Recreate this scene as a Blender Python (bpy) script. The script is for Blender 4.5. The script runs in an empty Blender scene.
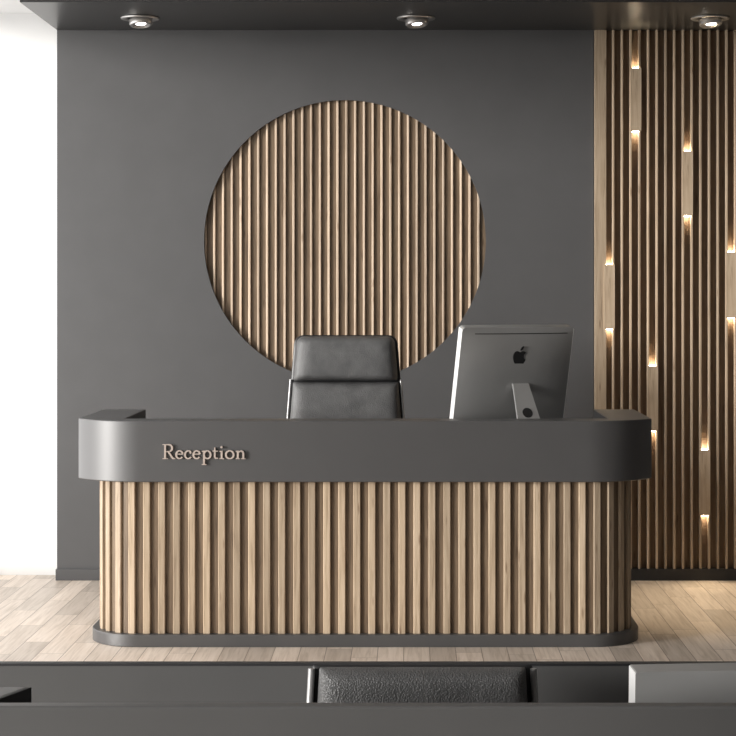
import bpy, bmesh, math, random
from mathutils import Vector, Matrix
random.seed(7)
S = bpy.context.scene
COL = S.collection
PI = math.pi
F, CX, CY, EYE = 1800.0, 410.0, 294.0, 1.6      # focal length and vanishing point in pixels, eye height in metres


def wx(px, Y): return (px - CX) * Y / F
def wz(py, Y): return EYE - (py - CY) * Y / F


# ------------------------------------------------------------------ materials
def new_mat(name):
    m = bpy.data.materials.new(name)
    m.use_nodes = True
    nt = m.node_tree
    return m, nt, nt.nodes['Principled BSDF']


def N(nt, typ, **kw):
    n = nt.nodes.new(typ)
    for k, v in kw.items():
        setattr(n, k, v)
    return n


def ramp(nt, stops):
    r = N(nt, 'ShaderNodeValToRGB')
    e = r.color_ramp.elements
    e[0].position, e[0].color = stops[0][0], (*stops[0][1], 1)
    e[1].position, e[1].color = stops[-1][0], (*stops[-1][1], 1)
    for p, c in stops[1:-1]:
        x = e.new(p)
        x.color = (*c, 1)
    return r


def paint(name, col, rough=0.5, var=0.06, bump=0.02, spec=0.5, metal=0.0, scale=6.0):
    m, nt, b = new_mat(name)
    tc = N(nt, 'ShaderNodeTexCoord')
    nz = N(nt, 'ShaderNodeTexNoise')
    nz.inputs['Scale'].default_value = scale
    nz.inputs['Detail'].default_value = 5
    nt.links.new(tc.outputs['Object'], nz.inputs['Vector'])
    r = ramp(nt, [(0.3, tuple(c * (1 - var) for c in col)), (0.7, tuple(c * (1 + var) for c in col))])
    nt.links.new(nz.outputs['Fac'], r.inputs['Fac'])
    nt.links.new(r.outputs['Color'], b.inputs['Base Color'])
    b.inputs['Roughness'].default_value = rough
    b.inputs['Specular IOR Level'].default_value = spec
    b.inputs['Metallic'].default_value = metal
    if bump:
        n2 = N(nt, 'ShaderNodeTexNoise')
        n2.inputs['Scale'].default_value = 180
        nt.links.new(tc.outputs['Object'], n2.inputs['Vector'])
        bp = N(nt, 'ShaderNodeBump')
        bp.inputs['Strength'].default_value = bump
        bp.inputs['Distance'].default_value = 0.002
        nt.links.new(n2.outputs['Fac'], bp.inputs['Height'])
        nt.links.new(bp.outputs['Normal'], b.inputs['Normal'])
    return m


def wood(name, dark, mid, light, rough=0.55, island=0.22):
    """Oak with its grain running up the slats; every slat has its own tone."""
    m, nt, b = new_mat(name)
    tc = N(nt, 'ShaderNodeTexCoord')
    geo = N(nt, 'ShaderNodeNewGeometry')
    off = N(nt, 'ShaderNodeVectorMath', operation='SCALE')
    comb = N(nt, 'ShaderNodeCombineXYZ')
    for i in range(3):
        nt.links.new(geo.outputs['Random Per Island'], comb.inputs[i])
    nt.links.new(comb.outputs[0], off.inputs[0])
    off.inputs['Scale'].default_value = 37.0
    add = N(nt, 'ShaderNodeVectorMath', operation='ADD')
    nt.links.new(tc.outputs['Object'], add.inputs[0])
    nt.links.new(off.outputs[0], add.inputs[1])
    mp = N(nt, 'ShaderNodeMapping')
    mp.inputs['Scale'].default_value = (70, 70, 3.2)
    nt.links.new(add.outputs[0], mp.inputs['Vector'])
    nz = N(nt, 'ShaderNodeTexNoise')
    nz.inputs['Scale'].default_value = 1.0
    nz.inputs['Detail'].default_value = 6
    nz.inputs['Roughness'].default_value = 0.62
    nz.inputs['Distortion'].default_value = 0.8
    nt.links.new(mp.outputs[0], nz.inputs['Vector'])
    r = ramp(nt, [(0.22, dark), (0.45, mid), (0.75, light)])
    nt.links.new(nz.outputs['Fac'], r.inputs['Fac'])
    # small knots
    vo = N(nt, 'ShaderNodeTexVoronoi')
    mp2 = N(nt, 'ShaderNodeMapping')
    mp2.inputs['Scale'].default_value = (26, 26, 4.5)
    nt.links.new(add.outputs[0], mp2.inputs['Vector'])
    nt.links.new(mp2.outputs[0], vo.inputs['Vector'])
    vo.inputs['Scale'].default_value = 1.0
    kr = ramp(nt, [(0.06, (0.45, 0.38, 0.33)), (0.16, (1, 1, 1))])
    nt.links.new(vo.outputs['Distance'], kr.inputs['Fac'])
    mx = N(nt, 'ShaderNodeMixRGB', blend_type='MULTIPLY')
    mx.inputs['Fac'].default_value = 0.7
    nt.links.new(r.outputs['Color'], mx.inputs['Color1'])
    nt.links.new(kr.outputs['Color'], mx.inputs['Color2'])
    mr = N(nt, 'ShaderNodeMapRange')
    mr.inputs['To Min'].default_value = 1 - island
    mr.inputs['To Max'].default_value = 1 + island
    nt.links.new(geo.outputs['Random Per Island'], mr.inputs['Value'])
    hs = N(nt, 'ShaderNodeHueSaturation')
    nt.links.new(mr.outputs[0], hs.inputs['Value'])
    nt.links.new(mx.outputs['Color'], hs.inputs['Color'])
    nt.links.new(hs.outputs['Color'], b.inputs['Base Color'])
    b.inputs['Roughness'].default_value = rough
    b.inputs['Specular IOR Level'].default_value = 0.35
    bp = N(nt, 'ShaderNodeBump')
    bp.inputs['Strength'].default_value = 0.12
    bp.inputs['Distance'].default_value = 0.001
    nt.links.new(nz.outputs['Fac'], bp.inputs['Height'])
    nt.links.new(bp.outputs['Normal'], b.inputs['Normal'])
    return m


def math_node(nt, op, a, b=None):
    n = N(nt, 'ShaderNodeMath', operation=op)
    for i, v in enumerate((a, b)):
        if v is None: continue
        if isinstance(v, (int, float)): n.inputs[i].default_value = v
        else: nt.links.new(v, n.inputs[i])
    return n.outputs[0]


def floor_material():
    m, nt, b = new_mat('oak_floorboards')
    W, L = 0.1162, 0.70
    tc = N(nt, 'ShaderNodeTexCoord')
    sp = N(nt, 'ShaderNodeSeparateXYZ')
    nt.links.new(tc.outputs['Object'], sp.inputs[0])
    u = math_node(nt, 'DIVIDE', math_node(nt, 'SUBTRACT', sp.outputs['X'], 1.134), W)
    row = math_node(nt, 'FLOOR', u)
    fu = math_node(nt, 'FRACT', u)
    wn = N(nt, 'ShaderNodeTexWhiteNoise', noise_dimensions='1D')
    nt.links.new(row, wn.inputs['W'])
    v = math_node(nt, 'ADD', math_node(nt, 'DIVIDE', sp.outputs['Y'], L), math_node(nt, 'MULTIPLY', wn.outputs['Value'], 5.0))
    cell = math_node(nt, 'FLOOR', v)
    fv = math_node(nt, 'FRACT', v)
    cb = N(nt, 'ShaderNodeCombineXYZ')
    nt.links.new(row, cb.inputs[0])
    nt.links.new(cell, cb.inputs[1])
    w2 = N(nt, 'ShaderNodeTexWhiteNoise', noise_dimensions='2D')
    nt.links.new(cb.outputs[0], w2.inputs['Vector'])
    # grain
    sc = N(nt, 'ShaderNodeVectorMath', operation='SCALE')
    nt.links.new(w2.outputs['Color'], sc.inputs[0])
    sc.inputs['Scale'].default_value = 20
    ad = N(nt, 'ShaderNodeVectorMath', operation='ADD')
    nt.links.new(tc.outputs['Object'], ad.inputs[0])
    nt.links.new(sc.outputs[0], ad.inputs[1])
    mp = N(nt, 'ShaderNodeMapping')
    mp.inputs['Scale'].default_value = (55, 3.0, 1)
    nt.links.new(ad.outputs[0], mp.inputs['Vector'])
    nz = N(nt, 'ShaderNodeTexNoise')
    nz.inputs['Scale'].default_value = 1
    nz.inputs['Detail'].default_value = 6
    nz.inputs['Distortion'].default_value = 0.9
    nt.links.new(mp.outputs[0], nz.inputs['Vector'])
    r = ramp(nt, [(0.25, (0.48, 0.40, 0.33)), (0.5, (0.645, 0.555, 0.475)), (0.8, (0.76, 0.67, 0.59))])
    nt.links.new(nz.outputs['Fac'], r.inputs['Fac'])
    mr = N(nt, 'ShaderNodeMapRange')
    mr.inputs['To Min'].default_value = 0.78
    mr.inputs['To Max'].default_value = 1.2
    nt.links.new(w2.outputs['Value'], mr.inputs['Value'])
    hs = N(nt, 'ShaderNodeHueSaturation')
    nt.links.new(mr.outputs[0], hs.inputs['Value'])
    nt.links.new(r.outputs['Color'], hs.inputs['Color'])
    # seams
    eu = math_node(nt, 'MULTIPLY', math_node(nt, 'MINIMUM', fu, math_node(nt, 'SUBTRACT', 1.0, fu)), W)
    ev = math_node(nt, 'MULTIPLY', math_node(nt, 'MINIMUM', fv, math_node(nt, 'SUBTRACT', 1.0, fv)), L)
    seam = math_node(nt, 'LESS_THAN', math_node(nt, 'MINIMUM', eu, ev), 0.0018)
    mx = N(nt, 'ShaderNodeMixRGB')
    nt.links.new(math_node(nt, 'MULTIPLY', seam, 0.75), mx.inputs['Fac'])
    nt.links.new(hs.outputs['Color'], mx.inputs['Color1'])
    mx.inputs['Color2'].default_value = (0.13, 0.085, 0.06, 1)
    nt.links.new(mx.outputs['Color'], b.inputs['Base Color'])
    b.inputs['Roughness'].default_value = 0.42
    b.inputs['Specular IOR Level'].default_value = 0.4
    bp = N(nt, 'ShaderNodeBump')
    bp.inputs['Strength'].default_value = 0.15
    bp.inputs['Distance'].default_value = 0.002
    nt.links.new(math_node(nt, 'SUBTRACT', math_node(nt, 'MULTIPLY', nz.outputs['Fac'], 0.3), seam), bp.inputs['Height'])
    nt.links.new(bp.outputs['Normal'], b.inputs['Normal'])
    return m


def leather(name, col, scale=230, strength=0.5):
    m, nt, b = new_mat(name)
    tc = N(nt, 'ShaderNodeTexCoord')
    vo = N(nt, 'ShaderNodeTexVoronoi')
    vo.inputs['Scale'].default_value = scale
    nt.links.new(tc.outputs['Object'], vo.inputs['Vector'])
    nz = N(nt, 'ShaderNodeTexNoise')
    nz.inputs['Scale'].default_value = 14
    nz.inputs['Detail'].default_value = 6
    nt.links.new(tc.outputs['Object'], nz.inputs['Vector'])
    r = ramp(nt, [(0.3, tuple(c * 0.75 for c in col)), (0.7, tuple(c * 1.25 for c in col))])
    nt.links.new(nz.outputs['Fac'], r.inputs['Fac'])
    nt.links.new(r.outputs['Color'], b.inputs['Base Color'])
    b.inputs['Roughness'].default_value = 0.42
    bp = N(nt, 'ShaderNodeBump')
    bp.inputs['Strength'].default_value = strength
    bp.inputs['Distance'].default_value = 0.0015
    nt.links.new(vo.outputs['Distance'], bp.inputs['Height'])
    nt.links.new(bp.outputs['Normal'], b.inputs['Normal'])
    return m


def emitter(name, col, strength):
    m, nt, b = new_mat(name)
    b.inputs['Base Color'].default_value = (0.8, 0.8, 0.8, 1)
    b.inputs['Emission Color'].default_value = (*col, 1)
    b.inputs['Emission Strength'].default_value = strength
    return m


M = {
    'grey': paint('charcoal_wall_paint', (0.0700, 0.0693, 0.0710), 0.55, 0.04),
    'soffit': paint('charcoal_ceiling_paint', (0.022, 0.0218, 0.0215), 0.33, 0.04, 0.0, 0.5),
    'white': paint('white_wall_plaster', (0.68, 0.68, 0.677), 0.7, 0.02),
    'counter': paint('charcoal_counter_lacquer', (0.054, 0.0532, 0.0545), 0.42, 0.03, 0.01, 0.8),
    'ceil': paint('pale_ceiling_paint', (0.66, 0.66, 0.66), 0.8, 0.02),
    'far': paint('dark_entrance_wall', (0.05, 0.05, 0.05), 0.7, 0.02),
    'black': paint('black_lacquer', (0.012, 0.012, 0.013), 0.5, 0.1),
    'skirt': paint('black_skirting_lacquer', (0.02, 0.02, 0.022), 0.5, 0.1),
    'oak': wood('oak_slats', (0.18, 0.128, 0.082), (0.365, 0.278, 0.192), (0.49, 0.39, 0.285)),
    'oak_pale': wood('pale_oak_slats', (0.30, 0.215, 0.15), (0.53, 0.415, 0.31), (0.65, 0.53, 0.41)),  # oak lightened, the round panel's slat highlight put into the colour
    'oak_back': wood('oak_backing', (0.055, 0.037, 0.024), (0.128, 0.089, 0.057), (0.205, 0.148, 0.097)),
    'oak_shade': wood('dark_stained_oak_backing', (0.08, 0.054, 0.035), (0.16, 0.108, 0.07), (0.24, 0.17, 0.112)),  # oak tone darker than the slats in front of it
    'pale': paint('mid_grey_lacquer', (0.085, 0.0845, 0.0845), 0.45, 0.03, 0.01),
    'floor': floor_material(),
    'leather': leather('black_leather', (0.085, 0.085, 0.086), 230, 0.9),
    'grain': leather('black_grained_leather', (0.085, 0.085, 0.086), 270, 1.0),
    'plastic': paint('black_plastic', (0.015, 0.015, 0.016), 0.4, 0.05),
    'chrome': paint('polished_metal', (0.72, 0.72, 0.72), 0.18, 0.02, 0.0, 0.5, 1.0),
    'spot_metal': paint('satin_spotlight_metal', (0.45, 0.44, 0.43), 0.32, 0.02, 0.0, 0.5, 0.85),
    'alu': paint('brushed_aluminium', (0.80, 0.80, 0.80), 0.35, 0.03, 0.0, 0.5, 0.35),  # brighter than the shell, window light put into the colour
    'shell': paint('grey_aluminium_shell', (0.31, 0.31, 0.307), 0.42, 0.04, 0.0, 0.5, 0.3),
    'stand': paint('grey_aluminium_stand', (0.42, 0.42, 0.42), 0.38, 0.04, 0.0, 0.5, 0.5),
    'screen': paint('black_glass', (0.01, 0.01, 0.012), 0.08, 0.0, 0.0),
    'sign': paint('pale_copper_lettering', (0.44, 0.37, 0.325), 0.45, 0.04, 0.0, 0.5, 0.2),
    'warm_lamp': emitter('warm_lamp', (1.0, 0.84, 0.62), 40.0),
    'lens': emitter('spot_lens', (1.0, 0.93, 0.90), 4.0),
}


# ------------------------------------------------------------------ builders
def origin_of(o):
    v = Vector((0, 0, 0))
    while o is not None:
        v += o.location
        o = o.parent
    return v


def mesh_obj(name, verts, faces, mat, parent=None, smooth=None, bevel=0.0, loc=None):
    """Vertices come in room coordinates; the mesh is stored relative to its thing's base."""
    base = origin_of(parent) if parent else Vector(loc or (0, 0, 0))
    me = bpy.data.meshes.new(name)
    me.from_pydata([tuple(Vector(v) - base) for v in verts], [], faces)
    bm = bmesh.new()
    bm.from_mesh(me)
    bmesh.ops.recalc_face_normals(bm, faces=bm.faces)
    bm.to_mesh(me)
    bm.free()
    me.materials.append(mat)
    o = bpy.data.objects.new(name, me)
    COL.objects.link(o)
    if parent: o.parent = parent
    elif loc: o.location = loc
    if bevel:
        md = o.modifiers.new('Bevel', 'BEVEL')
        md.width, md.segments, md.limit_method, md.angle_limit = bevel, 2, 'ANGLE', math.radians(40)
    if smooth:
        for p in me.polygons: p.use_smooth = True
        me.set_sharp_from_angle(angle=math.radians(smooth))
    return o


class MB:
    def __init__(s): s.v, s.f = [], []

    def add(s, verts, faces, mat=None):
        b = len(s.v)
        s.v += [tuple(mat @ Vector(v)) if mat else tuple(v) for v in verts]
        s.f += [tuple(i + b for i in f) for f in faces]
        return s

    def box(s, x0, x1, y0, y1, z0, z1, mat=None):
        v = [(x, y, z) for x in (x0, x1) for y in (y0, y1) for z in (z0, z1)]
        return s.add(v, [(0, 1, 3, 2), (4, 6, 7, 5), (0, 4, 5, 1), (2, 3, 7, 6), (0, 2, 6, 4), (1, 5, 7, 3)], mat)

    def prism(s, poly, z0, z1, mat=None):
        n = len(poly)
        v = [(x, y, z0) for x, y in poly] + [(x, y, z1) for x, y in poly]
        f = [tuple(range(n))[::-1], tuple(range(n, 2 * n))] + [(i, (i + 1) % n, n + (i + 1) % n, n + i) for i in range(n)]
        return s.add(v, f, mat)

    def lathe(s, prof, seg=40, mat=None, cap0=True, cap1=True):
        n = len(prof)
        v = [(r * math.cos(2 * PI * i / seg), r * math.sin(2 * PI * i / seg), z) for i in range(seg) for r, z in prof]
        f = []
        for i in range(seg):
            j = (i + 1) % seg
            for k in range(n - 1): f.append((i * n + k, j * n + k, j * n + k + 1, i * n + k + 1))
        if cap0: f.append(tuple(i * n for i in range(seg))[::-1])
        if cap1: f.append(tuple(i * n + n - 1 for i in range(seg)))
        return s.add(v, f, mat)

    def tube(s, pts, r, seg=10):
        pts = [Vector(p) for p in pts]
        n = len(pts)
        v, f = [], []
        for i, p in enumerate(pts):
            d = (pts[min(i + 1, n - 1)] - pts[max(i - 1, 0)]).normalized()
            a = d.orthogonal().normalized() if i == 0 else (a - d * a.dot(d)).normalized()
            b = d.cross(a)
            rr = r[i] if isinstance(r, (list, tuple)) else r
            for k in range(seg):
                t = 2 * PI * k / seg
                v.append(p + a * (rr * math.cos(t)) + b * (rr * math.sin(t)))
        for i in range(n - 1):
            for k in range(seg):
                l = (k + 1) % seg
                f.append((i * seg + k, i * seg + l, (i + 1) * seg + l, (i + 1) * seg + k))
        f += [tuple(range(seg))[::-1], tuple((n - 1) * seg + k for k in range(seg))]
        return s.add(v, f)

    def build(s, name, mat, parent=None, smooth=None, bevel=0.0, loc=None):
        return mesh_obj(name, s.v, s.f, mat, parent, smooth, bevel, loc)


def thing(name, label, cat, loc, group=None):
    o = bpy.data.objects.new(name, None)
    o.empty_display_size = 0.1
    COL.objects.link(o)
    o.location = loc
    tag(o, label, cat, group)
    return o


def tag(o, label, cat, group=None):
    o['label'], o['category'] = label, cat
    if group: o['group'] = group
    return o


def struct(o):
    o['kind'] = 'structure'
    return o


# ------------------------------------------------------------------ camera
cam_d = bpy.data.cameras.new('camera')
cam = bpy.data.objects.new('camera', cam_d)
COL.objects.link(cam)
cam.location = (0, 0, EYE)
cam.rotation_euler = (PI / 2, 0, 0)
cam_d.sensor_width = 36
cam_d.lens = F / 736 * 36
cam_d.shift_x = (368 - CX) / 736
cam_d.shift_y = (CY - 368) / 736
cam_d.clip_start = 0.05
S.camera = cam

# ------------------------------------------------------------------ room
YW = 10.07                                  # front of the charcoal wall
YWHITE = 10.25                              # white wall behind it
XL, XR, YF = -2.8, 2.75, -0.6
ZS, ZC = wz(30, YW), 3.20                   # soffit and ceiling heights
XD0, XD1 = wx(57, YW), wx(593.6, YW)        # charcoal wall, left and right end

struct(MB().box(XL - 0.3, XR + 0.1, YF - 0.1, YWHITE + 0.1, -0.1, 0).build('floor', M['floor']))
struct(MB().box(XL - 0.3, XR + 0.1, YF - 0.1, YWHITE + 0.1, ZC, ZC + 0.1).build('ceiling', M['ceil']))
struct(MB().box(XL - 0.3, XR + 0.1, YWHITE, YWHITE + 0.1, 0, ZC).build('wall_back', M['white']))
struct(MB().box(XR, XR + 0.1, YF, YWHITE, 0, ZC).build('wall_right', M['far']))
struct(MB().box(XL, XR, YF - 0.1, YF, 0, ZC).build('wall_front', M['far']))
# window wall on the left: sill strip, head strip and piers around two openings
WZ0, WZ1 = 0.08, 3.16
WINS = [(0.9, 3.6), (5.4, 10.15)]  # unseen openings, the near one added to light the front desk
wl = MB().box(XL - 0.15, XL, YF, YWHITE, 0, WZ0).box(XL - 0.15, XL, YF, YWHITE, WZ1, ZC)
for a, b in ((YF, WINS[0][0]), (WINS[0][1], WINS[1][0]), (WINS[1][1], YWHITE)):
    wl.box(XL - 0.15, XL, a, b, WZ0, WZ1)
struct(wl.build('wall_left', M['white']))

# charcoal wall with a round opening
CXW, CZW, RW = wx(345, YW), wz(241, YW), 141 * YW / F
WT = 0.02
def wall_with_hole(x0, x1, z0, z1, y0, y1):
    angs = [2 * PI * i / 144 for i in range(144)]
    angs += [math.atan2(z - CZW, x - CXW) % (2 * PI) for x in (x0, x1) for z in (z0, z1)]
    angs = sorted(set(angs))
    v, f = [], []
    n = len(angs)
    for a in angs:
        c, s_ = math.cos(a), math.sin(a)
        t = min([(x1 - CXW) / c if c > 1e-9 else (x0 - CXW) / c if c < -1e-9 else 1e9,
                 (z1 - CZW) / s_ if s_ > 1e-9 else (z0 - CZW) / s_ if s_ < -1e-9 else 1e9])
        for y in (y0, y1):
            v.append((CXW + RW * c, y, CZW + RW * s_))
            v.append((CXW + t * c, y, CZW + t * s_))
    for i in range(n):
        a, b = 4 * i, 4 * ((i + 1) % n)
        f += [(a, a + 1, b + 1, b), (a + 2, b + 2, b + 3, a + 3), (a, b, b + 2, a + 2), (a + 1, a + 3, b + 3, b + 1)]
    return v, f
v, f = wall_with_hole(XD0, XD1, 0, ZS, YW, YW + WT)
mb = MB().add(v, f)
mb.box(XD0, XD0 + 0.02, YW + WT, YWHITE - 0.001, 0, ZS)
mb.box(XD1 - 0.02, XD1, YW + WT + 0.06, YWHITE - 0.001, 0, ZS)
struct(mb.build('wall_center', M['grey'], smooth=30))
zb = wz(569.3, 10.05)
struct(MB().box(XD0 - 0.005, XD1, YW - 0.02, YW, 0, zb).box(XD0 - 0.005, XD0, YW, YWHITE - 0.001, 0, zb).build('baseboard_center', M['grey'], bevel=0.004))

# dropped charcoal soffit
YS = (ZS - EYE) * F / (CY - 2.2)
struct(MB().box(XD0, XR - 0.001, YS, YWHITE - 0.001, ZS, ZC - 0.001).build('ceiling_soffit', M['soffit']))

# ------------------------------------------------------------------ slats
def slat_poly(x, y_back, w, d, ch=0.0015):
    """plan of one slat standing on y_back and projecting towards the room"""
    h = w / 2
    return [(x - h, y_back), (x + h, y_back), (x + h, y_back - d + ch), (x + h - ch, y_back - d), (x - h + ch, y_back - d), (x - h, y_back - d + ch)]

# round slatted panel in the opening
rp = thing('round_slat_panel', 'large round panel of vertical oak slats set into the charcoal wall above the desk', 'wall panel', (CXW, YW + 0.05, CZW - RW))
YB = YW + WT + 0.014
disc = [(CXW + (RW + 0.02) * math.cos(2 * PI * i / 96), CZW + (RW + 0.02) * math.sin(2 * PI * i / 96)) for i in range(96)]
n = 96
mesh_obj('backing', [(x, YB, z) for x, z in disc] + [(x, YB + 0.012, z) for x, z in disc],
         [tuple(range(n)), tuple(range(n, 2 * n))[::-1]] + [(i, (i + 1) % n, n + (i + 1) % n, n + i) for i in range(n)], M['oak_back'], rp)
mb = MB()
pitch = 8.83 * YW / F
x0 = wx(213.8, YW)
for k in range(-2, 33):
    x = x0 + k * pitch
    dx = abs(x - CXW)
    if dx > RW + 0.008: continue
    hz = math.sqrt((RW + 0.018) ** 2 - dx ** 2)
    mb.prism(slat_poly(x, YB, 0.0125, 0.012, 0.002), CZW - hz, CZW + hz)
mb.build('slats', M['oak_pale'], rp)

# slatted wall at the right
YR = 10.09
SD = 0.040
XP0, XP1 = XD1 + 0.004, XR - 0.002
zk = wz(568.8, 10.05)
sw = thing('slat_wall_panel', 'tall wall cladding of thin vertical oak slats with small lights, right of charcoal wall', 'wall panel', (1.8, YR, 0))
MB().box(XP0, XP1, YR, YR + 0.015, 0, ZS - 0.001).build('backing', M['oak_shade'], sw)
MB().box(XP0, wx(606.4, YR - SD), YR - SD, YR, zk, ZS - 0.001).build('edge_board', M['oak'], sw, bevel=0.0015)
mb = MB()
rpitch = 8.73 * (YR - SD) / F
rx0 = wx(613.4, YR - SD)
k = 0
while rx0 + k * rpitch < XP1 - 0.02:
    mb.prism(slat_poly(rx0 + k * rpitch, YR, 0.0125, SD, 0.002), zk, ZS - 0.001)
    k += 1
mb.build('slats', M['oak'], sw)
MB().box(XP0, XP1, YR - 0.042, YR, 0, zk).build('plinth', M['skirt'], sw)

# lights let in between the slats
lights = [
    (635.8, 68, 131, 'oak wall light between slats highest up, throwing a warm glow on the ceiling'),
    (687.4, 151, 215.6, 'oak wall light between slats below and left of the right-hand ceiling spotlight'),
    (731.1, 252, 318, 'oak wall light between slats at the right edge of the picture'),
    (609.3, 264.5, 329, 'oak wall light beside the wide edge board next to the charcoal wall'),
    (652.6, 366, 431, 'oak wall light between slats just behind the rounded desk end'),
    (704.6, 450, 515.5, 'oak wall light between slats lowest down, glowing onto the floor'),
]
for px, ya, yb, lab in lights:
    Yb = YR - SD - 0.008
    xc = wx(px, YR - SD)
    hw = (rpitch - 0.0125) / 2 - 0.0006
    za, zc = wz(ya, Yb), wz(yb, Yb)
    t = thing('slat_wall_light', lab, 'wall light', (xc, YR - 0.001, zc), 'wall lights between the oak slats')
    hp = (rpitch + 0.012) / 2
    MB().box(xc - hw, xc + hw, YR - SD - 0.0005, YR - 0.001, zc, za).box(xc - hp, xc + hp, Yb, YR - SD - 0.0005, zc, za).build('cover', M['oak'], t, bevel=0.0008)
    for z_, up in ((za + 0.006, 1), (zc - 0.006, 0)):
        bd = bpy.data.lights.new('lamp_beam', 'SPOT')
        bd.energy, bd.color = 4.0, (1.0, 0.78, 0.5)
        bd.spot_size, bd.spot_blend, bd.shadow_soft_size = math.radians(70), 1.0, 0.008
        bo = bpy.data.objects.new('lamp_beam', bd)
        COL.objects.link(bo)
        bo.parent = t
        bo.location = Vector((xc, Yb - 0.02, z_)) - t.location
        bo.rotation_euler = (PI + 0.38, 0, 0) if up else (-0.38, 0, 0)
    for z0, z1 in ((za, za + 0.003), (zc - 0.003, zc)):
        MB().box(xc - hw + 0.002, xc + hw - 0.002, Yb + 0.002, YR - 0.006, z0, z1).build('lamp', M['warm_lamp'], t)

# ------------------------------------------------------------------ ceiling spotlights
for px, lab, warm in ((140, 'silver swivel ceiling spotlight nearest the white wall', 0), (416, 'silver swivel ceiling spotlight above the round slatted panel', 0), (710, 'silver swivel ceiling spotlight over the slatted oak wall', 1)):
    Y = (ZS - EYE) * F / (CY - 17.5)
    x = wx(px, Y)
    t = thing('ceiling_spotlight', lab, 'ceiling light', (x, Y, ZS), 'swivel spotlights in the dropped ceiling')
    R = Matrix.Translation((x, Y, ZS))
    MB().lathe([(0.070, 0.0), (0.100, 0.0), (0.103, -0.004), (0.101, -0.009), (0.092, -0.012), (0.076, -0.009), (0.070, -0.004)], 48, R, False, False).build('trim_ring', M['spot_metal'], t, smooth=50)
    MB().lathe([(0.0001, -0.0005), (0.070, -0.0005), (0.070, -0.002), (0.0001, -0.002)], 40, R, False, False).build('recess', M['black'], t)
    T = Matrix.Translation((x + 0.004, Y, ZS - 0.022)) @ Matrix.Rotation(math.radians(-10), 4, 'X') @ Matrix.Rotation(math.radians(-5), 4, 'Y')
    MB().lathe([(0.030, 0.014), (0.060, 0.010), (0.062, -0.012), (0.056, -0.020), (0.046, -0.021), (0.036, -0.014), (0.028, -0.0125)], 44, T, True, False).build('swivel_housing', M['spot_metal'], t, smooth=40)
    MB().lathe([(0.0001, -0.016), (0.02, -0.0155), (0.028, -0.013)], 36, T, False, True).build('lens', M['lens'], t, smooth=40)
    sd = bpy.data.lights.new('spotlight_beam', 'SPOT')
    sd.energy = 8 if not warm else 240
    sd.color = (1, 0.80, 0.54)
    sd.spot_size, sd.spot_blend = math.radians(38), 1.0
    sd.shadow_soft_size = 0.035
    so = bpy.data.objects.new('spotlight_beam', sd)
    COL.objects.link(so)
    so.parent = t
    so.location = (0.005, -0.004, -0.055)
    so.rotation_euler = (math.radians(-8), 0, 0)

# ------------------------------------------------------------------ reception desk
XC = -0.207
YP = 1.6 * F / (647.3 - CY)                 # plinth front

def end_outline(half, yf, yb, r, seg=16, xc=XC):
    """plan from back-left round the rounded front corners to back-right"""
    p = [(xc - half, yb)]
    p += [(xc - half + r - r * math.cos(a), yf + r - r * math.sin(a)) for a in [PI / 2 * i / seg for i in range(seg + 1)]]
    p += [(xc + half - r + r * math.sin(a), yf + r - r * math.cos(a)) for a in [PI / 2 * i / seg for i in range(seg + 1)]]
    p += [(xc + half, yb)]
    return p

desk = thing('reception_desk', 'long reception desk with rounded ends, charcoal counter band and vertical oak slats', 'desk', (XC, 8.5, 0))
zp = wz(634.9, YP)
MB().prism(end_outline(1.27, YP, 8.80, 0.245), 0, zp).build('plinth', M['counter'], desk, smooth=25, bevel=0.003)
YBF = 8.125                                  # counter band front
ZB0, ZB1 = wz(482.2, YBF), wz(421.0, YBF)
YSL = YP + 0.030                             # slat faces
SDP = 0.0125
core_o = end_outline(1.236 - SDP, YSL + SDP, 8.76, 0.21 - SDP)
core_i = end_outline(1.236 - SDP - 0.04, YSL + SDP + 0.04, 8.76, 0.15)
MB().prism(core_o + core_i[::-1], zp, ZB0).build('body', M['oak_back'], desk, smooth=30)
# slats by arc length along the body
mb = MB()
dp, r = 0.0683, 0.21 - SDP
half = 1.236 - SDP
straight = half - r
for k in range(0, 27):
    s_ = (k + 0.5) * dp
    for sg in (-1, 1):
        # arc measured on the slat face radius so that face spacing stays even round the end
        if s_ <= straight:
            px_, py_, th = s_, YSL + SDP, 0.0
        else:
            th = (s_ - straight) / 0.205
            if th < PI / 2:
                px_, py_ = straight + r * math.sin(th), YSL + SDP + r * (1 - math.cos(th))
            else:
                px_, py_, th = half, YSL + SDP + r + (th - PI / 2) * 0.205, PI / 2
                if py_ > 8.74: continue
        poly = slat_poly(0, 0, 0.0325, SDP, 0.0032)
        c, s2 = math.cos(th), math.sin(th)
        mb.prism([(XC + sg * (px_ + c * x - s2 * y), py_ + s2 * x + c * y) for x, y in poly], zp, ZB0)
mb.build('slats', M['oak'], desk)
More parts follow.
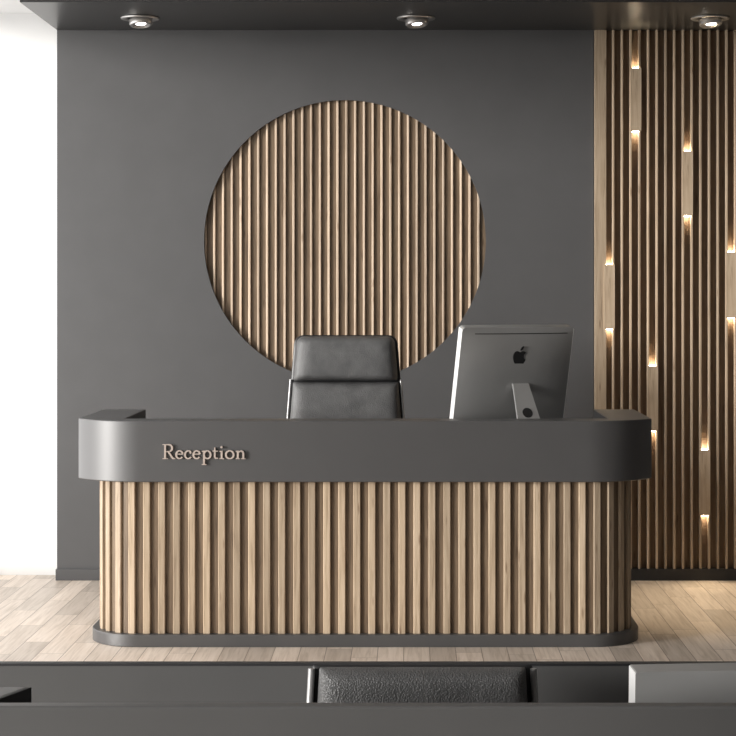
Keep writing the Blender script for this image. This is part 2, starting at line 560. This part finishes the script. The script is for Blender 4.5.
# charcoal counter band: arcs to a crisp corner at each end, hollow behind
def band_outer(half, yf, yb, dx, sag, seg=20):
    R = (dx * dx + sag * sag) / (2 * sag)
    a1 = math.asin(dx / R)
    L = [(-half, yb)] + [(-(half - dx) - R * math.sin(a), yf + R - R * math.cos(a)) for a in [a1 * (1 - i / seg) for i in range(seg + 1)]]
    return [(XC + x, y) for x, y in L] + [(XC - x, y) for x, y in L[::-1]]
YBB = (EYE - ZB1) * F / (409.3 - CY)
XI0, XI1 = wx(145.2, YBB), wx(593.4, YBB)
inner = [(XI0, YBB), (XI0, YBF + 0.165), (XI1, YBF + 0.165), (XI1, YBB)]
MB().prism(band_outer(1.321, YBF, YBB, 0.31, 0.175) + inner[::-1], ZB0, ZB1).build('counter_band', M['counter'], desk, smooth=25, bevel=0.004)
ZT = 0.88
MB().box(XI0 + 0.004, XI1 - 0.004, YBF + 0.169, YBB - 0.01, ZT - 0.03, ZT).build('worktop', M['black'], desk)

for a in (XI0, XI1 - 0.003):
    MB().box(a, a + 0.003, YBF + 0.166, YBB - 0.001, ZT, ZB1 - 0.002).build('inner_lining', M['black'], desk)  # black sheets that paint in the shade on the inner end faces
# raised lettering
def stroke(mb, pts, w, y0, y1, T):
    """thick flat stroke through 2-D points; w is one width or one per point"""
    P = [Vector(p) for p in pts]
    n = len(P)
    ws = w if isinstance(w, (list, tuple)) else [w] * n
    Lf, Rt = [], []
    for i, p in enumerate(P):
        d = (P[min(i + 1, n - 1)] - P[max(i - 1, 0)]).normalized()
        nn = Vector((-d.y, d.x)) * ws[i] / 2
        Lf.append(p + nn)
        Rt.append(p - nn)
    v = []
    for q in Lf + Rt:
        X, Z = T(q)
        v += [(X, y0, Z), (X, y1, Z)]
    f = []
    m = n
    for i in range(n - 1):
        a, b, c, d = 2 * i, 2 * (i + 1), 2 * (m + i), 2 * (m + i + 1)
        f += [(a, b, d, c), (a + 1, c + 1, d + 1, b + 1), (a, a + 1, b + 1, b), (c, d, d + 1, c + 1)]
    f += [(0, 2 * m, 2 * m + 1, 1), (2 * (n - 1), 2 * (n - 1) + 1, 2 * (m + n - 1) + 1, 2 * (m + n - 1))]
    mb.add(v, f)

def arc(cx, cy, rx, ry, a0, a1, n=18):
    return [(cx + rx * math.cos(math.radians(a0 + (a1 - a0) * i / n)), cy - ry * math.sin(math.radians(a0 + (a1 - a0) * i / n))) for i in range(n + 1)]
def arcw(a0, a1, thick, thin, n=18):
    return [thin + (thick - thin) * abs(math.cos(math.radians(a0 + (a1 - a0) * i / n))) for i in range(n + 1)]

TK, TN = 12.5, 7.0
S_ = []
S_ += [([(103, 94), (103, 193)], TK), ([(86, 96.5), (125, 96.5)], 5), ([(86, 190.5), (123, 190.5)], 5)]
S_ += [([(108, 97), (128, 97)] + arc(128, 120, 22, 23, 90, -90) + [(108, 143)], [TN] * 2 + arcw(90, -90, TK, TN) + [TN])]
S_ += [([(122, 142), (136, 160), (153, 186), (160, 190)], [9, 11, 12, 8]), ([(152, 190.5), (172, 190.5)], 5)]
for cx in (199, 314):
    S_ += [(arc(cx, 164, 22, 26, 8, 325), arcw(8, 325, TK, TN)), ([(cx - 20, 160), (cx + 24, 160)], 6)]
S_ += [(arc(258, 164, 22, 26, 42, 322), arcw(42, 322, TK, TN)), (arc(273, 150, 4, 4, 0, 360), 6)]
S_ += [([(363, 138), (363, 232)], TK), ([(348, 230), (380, 230)], 5), ([(348, 142), (363, 140)], 6), (arc(385, 164, 22, 26, 150, -150), arcw(150, -150, TK, TN))]
S_ += [([(435, 116), (435, 178), (440, 188), (455, 188)], [8, TK, 10, 6]), ([(420, 140), (455, 140)], 6)]
S_ += [([(481, 138), (481, 192)], TK), ([(465, 190.5), (497, 190.5)], 5), ([(467, 142), (481, 140)], 6), (arc(480, 113, 3.6, 3.6, 0, 360), 7.2)]
S_ += [(arc(535, 164, 26, 26, 0, 360, 28), arcw(0, 360, TK, TN, 28))]
S_ += [([(589, 138), (589, 192)], TK), ([(574, 190.5), (603, 190.5)], 5), ([(575, 142), (589, 140)], 6),
       ([(592, 152), (602, 142), (614, 139), (623, 145), (626, 156), (626, 192)], [6, 7, 9, 12, TK, TK]), ([(612, 190.5), (641, 190.5)], 5)]
mb = MB()
def letter_T(q): return (wx(150 + q[0] / 6.69, YBF), wz(430 + q[1] / 6.69, YBF))
for i, (pts, w) in enumerate(S_):
    stroke(mb, pts, w, YBF - 0.012 - 0.00008 * i, YBF - 0.0002, letter_T)
let = mb.build('lettering', M['sign'], desk)
let['label'] = 'raised pale copper letters spelling Reception'

# ------------------------------------------------------------------ chairs
def cushion(cx, y0, z0, z1, hw, thick, back=0.25, rc_top=0.03, rc_bot=0.0, lean=0.0, nu=40, nv=34, p=7.0, power=0.55):
    """closed padded cushion; hw(z) gives the half width, front bulges towards the desk (-y)"""
    v, f = [], []
    def remap(t): return math.sin(t * PI / 2)            # denser near the edges
    for side in (0, 1):
        for j in range(nv + 1):
            tv = remap(-1 + 2 * j / nv)
            z = (z0 + z1) / 2 + tv * (z1 - z0) / 2
            w = hw(z)
            if rc_top and z > z1 - rc_top: w -= rc_top - math.sqrt(max(rc_top ** 2 - (z - z1 + rc_top) ** 2, 0))
            if rc_bot and z < z0 + rc_bot: w -= rc_bot - math.sqrt(max(rc_bot ** 2 - (z0 + rc_bot - z) ** 2, 0))
            for i in range(nu + 1):
                tu = remap(-1 + 2 * i / nu)
                t = thick * (max(1 - abs(tu) ** p, 0) ** power) * (max(1 - abs(tv) ** p, 0) ** power)
                v.append((cx + tu * w, y0 + lean * (z - z0) + (-t if side == 0 else back * t), z))
    st = (nu + 1) * (nv + 1)
    for j in range(nv):
        for i in range(nu):
            a = j * (nu + 1) + i
            f.append((a, a + 1, a + nu + 2, a + nu + 1))
            f.append((st + a, st + a + nu + 1, st + a + nu + 2, st + a + 1))
    return v, f

def weld(o, d=1e-5):
    bm = bmesh.new()
    bm.from_mesh(o.data)
    bmesh.ops.remove_doubles(bm, verts=bm.verts, dist=d)
    bmesh.ops.recalc_face_normals(bm, faces=bm.faces)
    bm.to_mesh(o.data)
    bm.free()

def make_chair(cx, y, ztop, zseat, hw_seat, hw_top, z_seam, label, mat, floor_scale=1.0, rc=0.045, lean=0.07, hwref=None, rail=None):
    rail = rail or M['stand']
    t = thing('office_chair', label, 'chair', (cx, y, 0))
    zb = zseat + 0.02
    zr = hwref or ztop
    def hw(z): return hw_seat + (hw_top - hw_seat) * (z - zb) / (zr - zb)
    def part(name, z0, z1, inset, thick, back, rct, rcb, m, y_off=0.0, p=7.0):
        v, f = cushion(cx, y + y_off + lean * (z0 - zb), z0, z1, lambda z: hw(z) - inset, thick, back, rct, rcb, lean, p=p)
        o = mesh_obj(name, v, f, m, t, smooth=60)
        weld(o)
        return o
    if z_seam:
        part('headrest', z_seam + 0.004, ztop - 0.006, 0.014, 0.058, 0.2, rc - 0.008, 0.010, mat, 0, 9.0)
        part('backrest', zb, z_seam - 0.002, 0.012, 0.050, 0.2, 0.006, 0.03, mat, 0, 12.0)
    else:
        part('backrest', zb, ztop - 0.001, 0.016, 0.050, 0.2, rc, 0.03, mat, 0, 22.0)
    part('back_shell', zb - 0.01, ztop, 0.0, 0.012, 1.6, rc, 0.03, M['plastic'], 0.022, 14.0)
    for sg in (-1, 1):
        pts = []
        for i in range(13):
            z = zb + ((z_seam + 0.01 if z_seam else ztop - rc) - zb) * i / 12
            pts.append((cx + sg * (hw(z) + 0.001), y + lean * (z - zb) + 0.008, z))
        MB().tube(pts, 0.0058 if z_seam else 0.0075).build('side_rail', rail, t, smooth=60)
    # seat
    sv, sf = cushion(cx, 0, -0.24, 0.24, lambda z: hw_seat - 0.005, 0.07, 0.5, 0.06, 0.06, 0)
    o = mesh_obj('seat', [(x, y - 0.25 + z, zseat + yy * -1 - 0.03) for x, yy, z in sv], sf, mat, t, smooth=60)
    weld(o)
    zs = zseat - 0.065
    MB().lathe([(0.03, 0.13), (0.03, zs - 0.01), (0.09, zs - 0.005), (0.09, zs)], 24, Matrix.Translation((cx, y - 0.22, 0))).build('gas_column', M['chrome'], t, smooth=40)
    for sg in (-1, 1):
        a = cx + sg * (hw_seat + 0.022)
        MB().tube([(a - sg * 0.06, y - 0.12, zseat - 0.05), (a, y - 0.12, zseat), (a, y - 0.10, zseat + 0.15), (a, y - 0.13, zseat + 0.19), (a, y - 0.36, zseat + 0.19)], 0.013).build('arm', M['plastic'], t, smooth=60)
    for k in range(5):
        th = 2 * PI * k / 5 + 0.3
        d = Vector((math.cos(th), math.sin(th), 0)) * floor_scale
        c = Vector((cx, y - 0.22, 0))
        leg = MB().tube([c + d * 0.02 + Vector((0, 0, 0.12)), c + d * 0.15 + Vector((0, 0, 0.105)), c + d * 0.29 + Vector((0, 0, 0.08))], [0.026, 0.022, 0.016]).build('leg', M['chrome'], t, smooth=60)
        R = Matrix.Translation(c + d * 0.29 + Vector((0, 0, 0.03))) @ Matrix.Rotation(th, 4, 'Z') @ Matrix.Rotation(PI / 2, 4, 'X')
        MB().lathe([(0.012, -0.02), (0.028, -0.018), (0.030, 0), (0.028, 0.018), (0.012, 0.02)], 20, R).build('caster', M['plastic'], leg, smooth=40)
        MB().tube([c + d * 0.29 + Vector((0, 0, 0.05)), c + d * 0.29 + Vector((0, 0, 0.082))], 0.008).build('caster_stem', M['plastic'], leg)
    return t

YCH = 9.12
zt, zc_ = wz(335.2, YCH), wz(418, YCH)
hb, ht = 115.5 / 2 * YCH / F, 103 / 2 * YCH / F
# half widths are given at the seat and at the top; extrapolate the visible taper down to the seat
zseat = 0.50
k_ = (hb - ht) / (zt - zc_)
make_chair(wx(345.7, YCH), YCH - 0.05, zt, zseat, ht + k_ * (zt - zseat - 0.02), ht, wz(381.5, YCH),
           'black leather high-back office chair with headrest behind the slatted reception desk', M['leather'])

# ------------------------------------------------------------------ computers
def make_monitor(name, label, pos, yaw, tilt, W, H, zc_up, edge, zfoot, logo=True, rcorner=0.018, stand_w=0.09):
    """pos = centre of the stand foot on the worktop; zc_up = height of the screen centre above it"""
    x, y, z = pos
    t = thing(name, label, 'computer', pos)
    Rz = Matrix.Translation(pos) @ Matrix.Rotation(yaw, 4, 'Z')
    B = Rz @ Matrix.Translation((0, 0.035, zc_up)) @ Matrix.Rotation(tilt, 4, 'X')
    def rrect(w, h, r, n=6):
        pts = []
        for cx, cz, a0 in ((w / 2 - r, h / 2 - r, 0), (-w / 2 + r, h / 2 - r, 90), (-w / 2 + r, -h / 2 + r, 180), (w / 2 - r, -h / 2 + r, 270)):
            pts += [(cx + r * math.cos(math.radians(a0 + 90 * i / n)), cz + r * math.sin(math.radians(a0 + 90 * i / n))) for i in range(n + 1)]
        return pts
    outl = rrect(W, H, rcorner)
    n = len(outl)
    # dark rim; aluminium side strips coloured brighter for the window light they catch
    v = [(a, 0.0, b) for a, b in outl] + [(a, edge, b) for a, b in outl]
    f = [tuple(range(n, 2 * n))] + [(i, (i + 1) % n, n + (i + 1) % n, n + i) for i in range(n)]
    MB().add(v, f, B).build('rim', M['shell'], t, smooth=40)
    for sg in (-1, 1):
        m = MB()
        m.box(sg * W / 2 - 0.0005, sg * W / 2 + 0.0015, 0.0, edge, -H / 2 + rcorner * 0.8, H / 2 - rcorner * 0.5, B)
        m.build('side_strip', M['alu'], t)
    # gently domed back shell
    dome = 0.022
    def surf(a, b):
        return -dome * (1 - min(abs(2 * a / W), 1) ** 3) * (1 - min(abs(2 * b / H), 1) ** 3)
    v, f = [], []
    G = 30
    for jj in range(G + 1):
        b = H / 2 * math.sin(PI / 2 * (-1 + 2 * jj / G))
        e = max(abs(b) - (H / 2 - rcorner), 0)
        ww = W / 2 - rcorner + math.sqrt(max(rcorner ** 2 - e * e, 0))
        for ii in range(G + 1):
            a = ww * (-1 + 2 * ii / G)
            v.append((a, surf(a * W / 2 / ww, b), b))
    for jj in range(G):
        for ii in range(G):
            q = jj * (G + 1) + ii
            f.append((q, q + 1, q + G + 2, q + G + 1))
    MB().add(v, f, B).build('back_shell', M['shell'], t, smooth=60)
    # screen glass on the far side
    so = rrect(W - 0.012, H - 0.012, max(rcorner - 0.006, 0.003))
    MB().add([(a, edge + 0.0005, b) for a, b in so] + [(a, edge + 0.003, b) for a, b in so],
             [tuple(range(n)), tuple(range(n, 2 * n))] + [(i, (i + 1) % n, n + (i + 1) % n, n + i) for i in range(n)], B).build('screen', M['screen'], t)
    if logo:
        L, hgt = W * 0.97, 0.004
        zz = H / 2 - 0.030
        m = MB()
        nseg = 30
        for i in range(nseg):
            a0, a1 = -L * 0.40 + L * 0.86 * i / nseg, -L * 0.40 + L * 0.86 * (i + 1) / nseg
            m.box(a0, a1, surf(a0, zz) - 0.0008, surf(a0, zz) + 0.002, zz - hgt / 2, zz + hgt / 2, B)
        m.build('vent_slot', M['black'], t)
        body = [(0.0, .30), (-.10, .355), (-.22, .38), (-.34, .33), (-.42, .20), (-.445, .05), (-.42, -.12), (-.35, -.30), (-.26, -.43), (-.17, -.50), (-.09, -.49), (0, -.455), (.09, -.49), (.17, -.50), (.26, -.43), (.34, -.30), (.395, -.16),
                (.31, -.09), (.265, .01), (.265, .11), (.30, .20), (.375, .275), (.29, .35), (.18, .38), (.08, .345)]
        leaf = [(0.0, .41), (.01, .50), (.06, .60), (.14, .665), (.205, .68), (.20, .58), (.14, .475), (.07, .42)]
        m = MB()
        cz = H / 2 - 0.143
        for poly in (body, leaf):
            q = [(0.012 + a * 0.080, cz + b * 0.080) for a, b in poly]
            kn = len(q)
            m.add([(a, surf(0, cz) - 0.0012, b) for a, b in q] + [(a, surf(0, cz) + 0.003, b) for a, b in q],
                  [tuple(range(kn)), tuple(range(kn, 2 * kn))] + [(i, (i + 1) % kn, kn + (i + 1) % kn, kn + i) for i in range(kn)], B)
        m.build('emblem', M['black'], t)
    # bent sheet stand: down the back, then a flat foot under the screen
    w0, w1 = stand_w * 0.92, stand_w * 1.5
    top = B @ Vector((0.03, -0.016, -0.02))
    top = Rz.inverted() @ top
    xs = top.x
    prof = [(top.y, top.z, w0), (top.y - 0.006, top.z - 0.004, w0), (-0.125, 0.03, w1), (-0.132, 0.012, w1), (-0.125, 0.0, w1), (0.07, 0.0, w1)]
    v, f = [], []
    th = 0.011
    m_ = len(prof)
    for i, (yy, zz, ww) in enumerate(prof):
        a, b = prof[max(i - 1, 0)], prof[min(i + 1, m_ - 1)]
        d = Vector((b[0] - a[0], b[1] - a[1])).normalized()
        nrm = Vector((-d.y, d.x)) * -th         # towards the inside of the bend
        q = [(yy, zz), (yy + nrm.x, zz + nrm.y)]
        if q[1][1] < 0: q[1] = (q[1][0], 0.0)
        v += [(xs - ww / 2, *q[0]), (xs + ww / 2, *q[0]), (xs - ww / 2, *q[1]), (xs + ww / 2, *q[1])]
    for i in range(m_ - 1):
        a, b = 4 * i, 4 * i + 4
        f += [(a, a + 1, b + 1, b), (a + 2, b + 2, b + 3, a + 3), (a, b, b + 2, a + 2), (a + 1, a + 3, b + 3, b + 1)]
    f += [(0, 2, 3, 1), (4 * m_ - 4, 4 * m_ - 3, 4 * m_ - 1, 4 * m_ - 2)]
    # lift so that the foot stands on the worktop
    zmin = min(p[2] for p in v)
    v = [(a, b, c - zmin) for a, b, c in v]
    st = MB().add(v, f, Rz).build('stand', M['stand'], t, bevel=0.002)
    if logo:
        p1, p2 = Vector((top.y - 0.006, top.z - 0.004)), Vector((-0.125, 0.03))
        u = (p2 - p1).normalized()
        c = p1 + u * ((p2 - p1).length * 0.52)
        c += Vector((u.y, -u.x)) * th * 1.03
        ang = math.atan2(u.x, -u.y)
        Hm = Rz @ Matrix.Translation((xs, c.x, c.y - zmin)) @ Matrix.Rotation(PI / 2 + ang, 4, 'X')
        MB().lathe([(0.0001, 0.0006), (0.026, 0.0006), (0.026, -0.002)], 28, Hm, False, True).build('cable_hole', M['black'], t)
    return t

YM = 8.60
make_monitor('desktop_computer', 'grey all-in-one computer seen from behind, black fruit emblem, on the slatted reception desk',
             (wx(514, YM) + 0.01, YM, ZT), math.radians(21), math.radians(15), 0.58, 0.525, 0.308, 0.045, ZT)

# ------------------------------------------------------------------ added desk set standing in for an enlarged repeat of the reception view
YD = 3.20
zd1 = wz(706.5, YD)
fd = thing('front_desk', 'low charcoal desk nearest the camera, cut off by the bottom of the picture', 'desk', (0.2, 3.4, 0))
yb2 = (EYE - zd1) * F / (686.5 - CY)
xl2, xr2 = wx(-104, YD), wx(1044, YD)
xi_b, xi_f = wx(30, yb2), wx(-12, YD + 0.035)
xj_b, xj_f = xr2 - (xi_b - xl2), xr2 - (xi_f - xl2)
def band2(y):
    L = [(xl2, yb2)] + [(xl2 + 0.10 - 0.10 * math.cos(a), YD + 0.10 - 0.10 * math.sin(a)) for a in [PI / 2 * i / 12 for i in range(13)]]
    Rr = [(xl2 + xr2 - a, b) for a, b in L[::-1]]
    return L + Rr
inner2 = [(xi_b, yb2), (xi_f, YD + 0.035), (xj_f, YD + 0.035), (xj_b, yb2)]
MB().prism(band2(0) + inner2[::-1], 0.62, zd1).build('counter_band', M['pale'], fd, smooth=25, bevel=0.005)
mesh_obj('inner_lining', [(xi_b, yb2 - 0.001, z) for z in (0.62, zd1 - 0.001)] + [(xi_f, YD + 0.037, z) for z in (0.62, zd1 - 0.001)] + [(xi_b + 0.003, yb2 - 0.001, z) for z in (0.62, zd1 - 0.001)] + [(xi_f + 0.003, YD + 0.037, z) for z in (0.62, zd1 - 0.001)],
         [(0, 2, 3, 1), (4, 5, 7, 6), (0, 1, 5, 4), (2, 6, 7, 3), (1, 3, 7, 5), (0, 4, 6, 2)], M['black'], fd)  # black sheet painting in the shade inside the left end
MB().box(xl2 + 0.12, xr2 - 0.12, YD + 0.05, YD + 0.09, 0.06, 0.62).build('body', M['oak_back'], fd)
MB().box(xl2 + 0.09, xr2 - 0.09, YD + 0.04, YD + 0.36, 0, 0.06).build('plinth', M['pale'], fd)
ZT2 = 0.58
MB().box(xl2 + 0.13, xr2 - 0.13, YD + 0.05, YD + 0.42, ZT2 - 0.03, ZT2).build('worktop', M['black'], fd)
for sg in (xl2 + 0.13, xr2 - 0.17):
    MB().box(sg, sg + 0.04, YD + 0.10, YD + 0.36, 0.06, ZT2 - 0.03).build('side_panel', M['pale'], fd)

YPT = 4.25  # added screen in place of the charcoal wall's enlarged repeat
zpt = wz(663.3, YPT)
lp = thing('low_partition', 'low charcoal partition screen standing behind the front desk', 'partition', (0, YPT + 0.01, 0))
MB().box(-1.45, 1.35, YPT, YPT + 0.022, 0, zpt - 0.006).build('panel', M['pale'], lp)
MB().box(-1.46, 1.36, YPT - 0.002, YPT + 0.024, zpt - 0.006, zpt).build('cap_rail', M['skirt'], lp, bevel=0.001)

YC2 = 3.90  # added chair repeating the one at the reception desk
zt2 = wz(667.5, YC2)
make_chair(wx(422.5, YC2), YC2, zt2, 0.43, 0.258, 0.240, None, 'low-back black grained leather office chair behind the front desk', M['grain'], 0.8, 0.006, 0.03, None, M['stand'])

ym2 = 3.50  # added computer repeating the one on the reception desk
zm2 = wz(676.5, ym2) - ZT2
make_monitor('desktop_computer', 'grey all-in-one computer with bright left edge on the front desk, cut off by the picture',
             (wx(638, ym2) + 0.222, ym2 + 0.03, ZT2), math.radians(5), math.radians(3), 0.44, zm2 - 0.035, (zm2 + 0.035) / 2, 0.06, ZT2, False, 0.004, 0.06)

# ------------------------------------------------------------------ daylight
w = bpy.data.worlds.new('daylight')
S.world = w
w.use_nodes = True
bg = w.node_tree.nodes['Background']
bg.inputs['Color'].default_value = (1.0, 0.985, 0.965, 1)
bg.inputs['Strength'].default_value = 3.1
for a, b in WINS:
    pd = bpy.data.lights.new('window_portal', 'AREA')
    pd.shape, pd.size, pd.size_y = 'RECTANGLE', b - a, WZ1 - WZ0
    pd.cycles.is_portal = True
    po = bpy.data.objects.new('window_portal', pd)
    COL.objects.link(po)
    po.location = (XL - 0.07, (a + b) / 2, (WZ0 + WZ1) / 2)
    po.rotation_euler = Matrix(((0, 0, -1), (1, 0, 0), (0, -1, 0))).to_euler()
sun = bpy.data.lights.new('low_sun', 'SUN')
sun.energy, sun.angle, sun.color = 4.5, math.radians(13), (1.0, 0.97, 0.93)
so = bpy.data.objects.new('low_sun', sun)
COL.objects.link(so)
so.location = (-6, 3, 2.5)
so.rotation_euler = Vector((math.sin(math.radians(60)), math.cos(math.radians(60)), -0.10)).to_track_quat('-Z', 'Y').to_euler()

S.view_settings.view_transform = 'Standard'
S.view_settings.look = 'None'
S.view_settings.gamma = 1
S.view_settings.use_curve_mapping = False
S.view_settings.exposure = 0.0
S.cycles.use_denoising = True
S.cycles.max_bounces = 8
S.cycles.sample_clamp_indirect = 6
